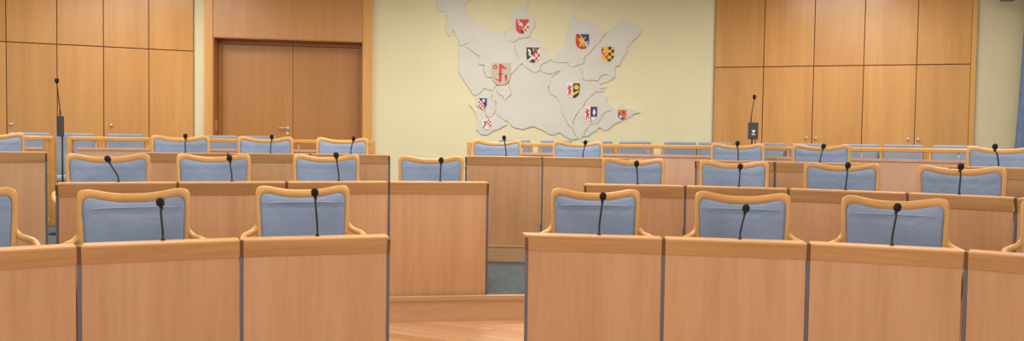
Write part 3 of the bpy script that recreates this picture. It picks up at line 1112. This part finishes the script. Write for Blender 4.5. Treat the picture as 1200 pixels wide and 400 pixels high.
# ------------------------------------------------------------------ visitor chairs
def make_visitor():
    t = thing('visitor_chair', '', 'chair')
    bm = BM()
    add_box(bm, -0.205, 0.205, -0.03, 0.03, 0.48, 0.975, 0.018)
    o = obj('backrest', bm, M['fabric_pale'], t)
    bm = BM(); add_box(bm, -0.215, 0.215, -0.46, -0.03, 0.41, 0.49, 0.028)
    obj('seat', bm, M['fabric_pale'], t)
    for s in (-1, 1):
        bm = BM()
        add_tube(bm, smooth_pts([(s * .225, .012, .935), (s * .227, .010, .75), (s * .228, -.005, .45), (s * .228, .03, 0.0)], 4), .0165, 8)
        obj('back_post', bm, M['chair_wood'], t)
        bm = BM()
        add_tube(bm, smooth_pts([(s * .226, -.02, .66), (s * .228, -.2, .665), (s * .228, -.40, .65), (s * .228, -.445, .61), (s * .226, -.44, .42), (s * .230, -.45, 0.0)], 4), .0155, 8)
        obj('front_leg', bm, M['chair_wood'], t)
    bm = BM(); add_box(bm, -0.224, 0.224, -0.44, -0.01, 0.375, 0.409, 0.004)
    obj('seat_frame', bm, M['chair_wood'], t)
    return t


vp = make_visitor()
vused = False
VIS = [(34.5, 33, 'grey visitor chair behind the handrail at the left edge'),
       (88, 48, 'grey visitor chair seen whole through the gap behind the black microphone stand'),
       (147, 46, 'grey visitor chair behind the handrail, below the cupboard with the knob'),
       (259, 38, 'grey visitor chair before the left side of the double door'),
       (303.5, 37, 'grey visitor chair before the middle of the double door, mostly hidden'),
       (603, 38, 'grey visitor chair right of the third row armchair below the map, nearest the aisle'),
       (652, 38, 'grey visitor chair peeping out left of the armchair below the map'),
       (699.5, 37.5, 'grey visitor chair peeping out right of the armchair below the map'),
       (744, 38.5, 'grey visitor chair just right of the map'),
       (797, 38, 'grey visitor chair before the cream wall, left of the cupboards'),
       (838, 39, 'grey visitor chair at the corner of the cream wall and the cupboards'),
       (901, 40, 'grey visitor chair behind the handrail right of the microphone box'),
       (947, 40, 'grey visitor chair hidden behind the armchair before the cupboard knobs'),
       (1008, 41, 'grey visitor chair before the right cupboards, third from the end'),
       (1058, 44, 'grey visitor chair before the right cupboards, second from the end'),
       (1117, 47, 'grey visitor chair at the right end of the handrail')]
for px, w, lab in VIS:
    d = D4(px) * 1.13
    d = max(d, D4(px) + 0.75)
    p = P(px, d, 1.2)
    rz = yaw_to_centre(p.x, p.y) * 0.9
    loc = (p.x, p.y, Z3)
    if not vused:
        vused = True
        vp.location = loc; vp.rotation_euler = (0, 0, rz); vp['label'] = lab; vp['group'] = 'grey visitor chairs behind the handrail'
    else:
        dup(vp, loc, rz, lab, 'grey visitor chairs behind the handrail')


# ------------------------------------------------------------------ balustrades
def balustrade(pa, pb, panel, posts, rods, label):
    mpx = (pa + pb) / 2
    t = thing('balustrade', label, 'railing', (0, 0, 0), 0, 'wooden balustrades behind the third row')
    c = P(mpx, D4(mpx), Z3)
    t.location = c
    zr = 1.237

    def loc(px, z, back=0.0):
        p = P(px, D4(px) + back, z) - c
        return p
    n = max(2, int((pb - pa) / 25))
    pts = [loc(pa + (pb - pa) * k / n, zr) for k in range(n + 1)]
    bm = BM()
    # rectangular rail with eased edges
    rings = []
    for k, p in enumerate(pts):
        tv = (pts[min(k + 1, n)] - pts[max(k - 1, 0)]); tv.z = 0; tv.normalize()
        nv = Vector((-tv.y, tv.x, 0))
        ring = []
        for u, v in ((-.030, -.014), (-.022, -.021), (.022, -.021), (.030, -.014), (.030, .014), (.022, .021), (-.022, .021), (-.030, .014)):
            ring.append(bm.verts.new(p + nv * u + Vector((0, 0, v))))
        rings.append(ring)
    for a_, b_ in zip(rings[:-1], rings[1:]):
        for k in range(8):
            bm.faces.new((a_[k], a_[(k + 1) % 8], b_[(k + 1) % 8], b_[k]))
    bm.faces.new(rings[0][::-1]); bm.faces.new(rings[-1])
    obj('handrail', bm, M['rail_wood'], t)
    for q in posts:
        p = loc(q, zr)
        bm = BM(); add_box(bm, p.x - 0.024, p.x + 0.024, p.y - 0.03, p.y + 0.03, 0.0, zr - Z3 + 0.021, 0.004)
        obj('post', bm, M['chair_wood'], t)
    for pn in panel:
        n2 = max(2, int((pn[1] - pn[0]) / 30))
        pp = [loc(pn[0] + (pn[1] - pn[0]) * k / n2, 1.145, -0.0) for k in range(n2 + 1)]
        for nm, f0, f1, za, zb, mat in (('panel', -.060, -.035, 0.0, 1.118 - Z3, M['panel']), ('panel_capping', -.070, .02, 1.1185 - Z3, 1.145 - Z3, M['panel'])):
            bm = BM()
            for k in range(n2):
                a_, b_ = pp[k], pp[k + 1]
                d = (b_ - a_); d.z = 0; d.normalize(); nv = Vector((-d.y, d.x, 0))
                q = [a_ + nv * f0, b_ + nv * f0, b_ + nv * f1, a_ + nv * f1]
                add_prism(bm, [Vector((v.x, v.y, za)) for v in q], Vector((0, 0, zb - za)))
            bmesh.ops.remove_doubles(bm, verts=bm.verts, dist=0.0006)
            obj(nm, bm, mat, t)
    for q in rods:
        p = loc(q, 1.2)
        bm = BM(); add_tube(bm, [(p.x, p.y, 1.1445 - Z3), (p.x, p.y, zr - 0.0205 - Z3)], 0.006, 8)
        obj('steel_rod', bm, M['nickel'], t)


balustrade(-60, 63, [(-60, 50)], (56.0, 62.0), (28.5,), 'wooden balustrade at the left edge, ending at the narrow side aisle')
balustrade(81, 439, [(93, 432)], (82.5, 176, 437), (112.5, 230, 350), 'wooden balustrade with handrail before the door, left of the central aisle')
balustrade(549, 1225, [(556, 846), (899, 1225)], (550, ), (612, 759.5, 916, 1010, 1124), 'long wooden balustrade with handrail before the map and the right cupboards')

# ------------------------------------------------------------------ desk microphones
def mic(hx, hy, bx, tabd, zb, h, label, group, s=1.0):
    d = tabd(bx) + 0.085
    base = P(bx, d, zb + h)
    head = at_depth(hx, hy, d + 0.015)
    t = thing('gooseneck_microphone', label, 'microphone', base, 0, group)
    hv = head - base
    bm = BM()
    add_lathe(bm, [(0.010, 0.0), (0.010, 0.004), (0.007, 0.008), (0.0055, 0.022)], 14)
    obj('base', bm, M['black'], t)
    dirh = Vector((hv.x * 0.75, 0, hv.z)).normalized()
    neck_top = hv - dirh * 0.022
    bend = 0.28
    pts = smooth_pts([(0, 0, 0.016), (hv.x * 0.10, 0, hv.z * 0.30), (hv.x * 0.5, 0.004, hv.z * 0.62), tuple(neck_top)], 5)
    bm = BM(); add_tube(bm, pts, 0.0052, 8)
    obj('gooseneck', bm, M['black'], t)
    prof = [(.0055, -.034), (.0075, -.030), (.0085, -.016), (.0160, -.012), (.0185, 0.0), (.0180, .011), (.0125, .021), (.004, .025)]
    rot = Vector((0, 0, 1)).rotation_difference(Vector((dirh.x, -0.25, dirh.z)).normalized()).to_matrix()
    bm = BM(); add_lathe(bm, prof[:3] , 12)
    for v in bm.verts: v.co = rot @ v.co + hv
    obj('capsule_collar', bm, M['black'], t)
    bm = BM(); add_lathe(bm, [(.006, -.017)] + prof[3:], 14)
    for v in bm.verts: v.co = rot @ v.co + hv
    obj('windscreen', bm, M['foam'], t)


gm = 'gooseneck microphones on the front row'
for hx, hy, bx, lab in ((188, 238, 191, 'black gooseneck microphone before the leftmost complete front row chair'),
                        (369, 226.5, 372, 'black gooseneck microphone on the front desk left of the central aisle'),
                        (706.5, 231, 702, 'black gooseneck microphone on the front desk right of the central aisle'),
                        (874, 245, 867, 'short black gooseneck microphone on the second front desk right of the aisle'),
                        (1051.5, 244, 1045, 'black gooseneck microphone before the rightmost complete front row chair')):
    mic(hx, hy, bx, D1, Z1, H1, lab, gm)
gm = 'gooseneck microphones on the second row'
for hx, hy, bx, lab in ((126.5, 187, 139, 'black gooseneck microphone bending strongly left, second row at the left end'),
                        (269, 186, 272, 'black gooseneck microphone on the second row before the left part of the door'),
                        (394, 182.5, 397, 'black gooseneck microphone on the second row, nearly touching the third row desk edge'),
                        (517, 188.5, 516, 'black gooseneck microphone on the lone second row desk in the aisle'),
                        (746, 192.5, 747, 'black gooseneck microphone on the second row desk right of the aisle'),
                        (867.5, 196, 866, 'black gooseneck microphone on the second row below the microphone box'),
                        (993.5, 194.5, 991, 'black gooseneck microphone on the second row before the middle right cupboards'),
                        (1126, 196, 1124, 'black gooseneck microphone on the second row at the far right')):
    mic(hx, hy, bx, D2, Z2, H2, lab, gm)
gm = 'gooseneck microphones on the third row'
for hx, hy, bx, lab in ((217.3, 160, 217.3, 'upright black gooseneck microphone on the third row left of the door'),
                        (318.5, 161, 317, 'black gooseneck microphone on the third row below the door handle'),
                        (414.3, 163, 411, 'black gooseneck microphone on the third row near the aisle, left side'),
                        (590.8, 162, 593, 'black gooseneck microphone on the third row under the left part of the map'),
                        (686, 167.5, 683, 'black gooseneck microphone on the third row under the right part of the map'),
                        (864.3, 168.5, 865, 'black gooseneck microphone on the third row left of the microphone box'),
                        (965, 172, 961, 'black gooseneck microphone on the third row before the cupboard knobs'),
                        (1166, 172.5, 1170, 'black gooseneck microphone on the third row at the right edge')):
    mic(hx, hy, bx, D3, Z3, H3, lab, gm)


# ------------------------------------------------------------------ standing microphones
def floor_mic(px_pole, d, box, head, neck0, wdepth, label, logo):
    x0, y0, x1, y1 = box
    a_ = at_depth(x0, y0, d); b_ = at_depth(x1, y1, d)
    c = Vector(((a_.x + b_.x) / 2, d, Z3))
    t = thing('microphone_stand', label, 'microphone', c)
    zt, zb = a_.z - Z3, b_.z - Z3
    w = (b_.x - a_.x) / 2
    bm = BM(); add_box(bm, -w, w, -0.03 - wdepth, -0.03 + wdepth, zb, zt, 0.006)
    bx_ = obj('control_box', bm, M['box'], t)
    if logo:
        bm = BM()
        y = -0.03 - wdepth - 0.0015
        cz = zb + (zt - zb) * 0.42
        add_prism(bm, [Vector((-.022, y, cz + .022)), Vector((.022, y, cz + .022)), Vector((0.004, y, cz - .012)), Vector((-.004, y, cz - .012))], Vector((0, 0.0014, 0)))
        add_prism(bm, [Vector((-.020, y, cz - .030)), Vector((.020, y, cz - .030)), Vector((0.020, y, cz - .020)), Vector((-.020, y, cz - .020))], Vector((0, 0.0014, 0)))
        obj('white_symbol', bm, M['white'], bx_)
    bm = BM(); add_tube(bm, [(0, 0, 0.015), (0, 0, zt - 0.03)], 0.0085, 10)
    obj('pole', bm, M['black'], t)
    if logo:
        bm = BM(); add_tube(bm, smooth_pts([(0.03, -0.02, zb + .01), (0.032, -0.015, zb - 0.15), (0.02, 0.0, zb - 0.5), (0.012, 0.0, 0.3)], 5), 0.005, 8)
        obj('cable', bm, M['black'], t)
    bm = BM(); add_lathe(bm, [(0.12, 0.0), (0.12, 0.008), (0.10, 0.018), (0.02, 0.026), (0.014, 0.05)], 28)
    obj('round_foot', bm, M['black'], t)
    h = at_depth(head[0], head[1], d) - c
    n0 = at_depth(neck0[0], neck0[1], d) - c
    n0.y = -0.03; h.y = -0.06
    n0.z = zt - 0.002
    midp = (n0 + h) / 2 + Vector(((n0.x - h.x) * 0.25, 0.0, 0))
    midp.x = n0.x + (h.x - n0.x) * 0.3
    pts = smooth_pts([n0, n0 + Vector((0, 0, .06)), midp, h - Vector((0, 0, .02))], 6)
    bm = BM(); add_tube(bm, pts, [0.007 if k < 6 else 0.0045 for k in range(len(pts))], 8)
    obj('gooseneck', bm, M['black'], t)
    bm = BM(); add_lathe(bm, [(.006, -.03), (.010, -.024), (.018, -.012), (.020, 0.004), (.016, .018), (.006, .025)], 14, h)
    obj('windscreen', bm, M['foam'], t)


floor_mic(73, 7.35, (70.3, 136, 75.6, 160), (71, 95), (72.6, 136), 0.03, 'slim black microphone stand with long gooseneck in the narrow gap on the left', False)
floor_mic(881, 8.37, (876, 143.5, 886.8, 163.5), (882, 114), (879.2, 143), 0.02, 'dark grey microphone box with a white symbol on a stand, right side', True)
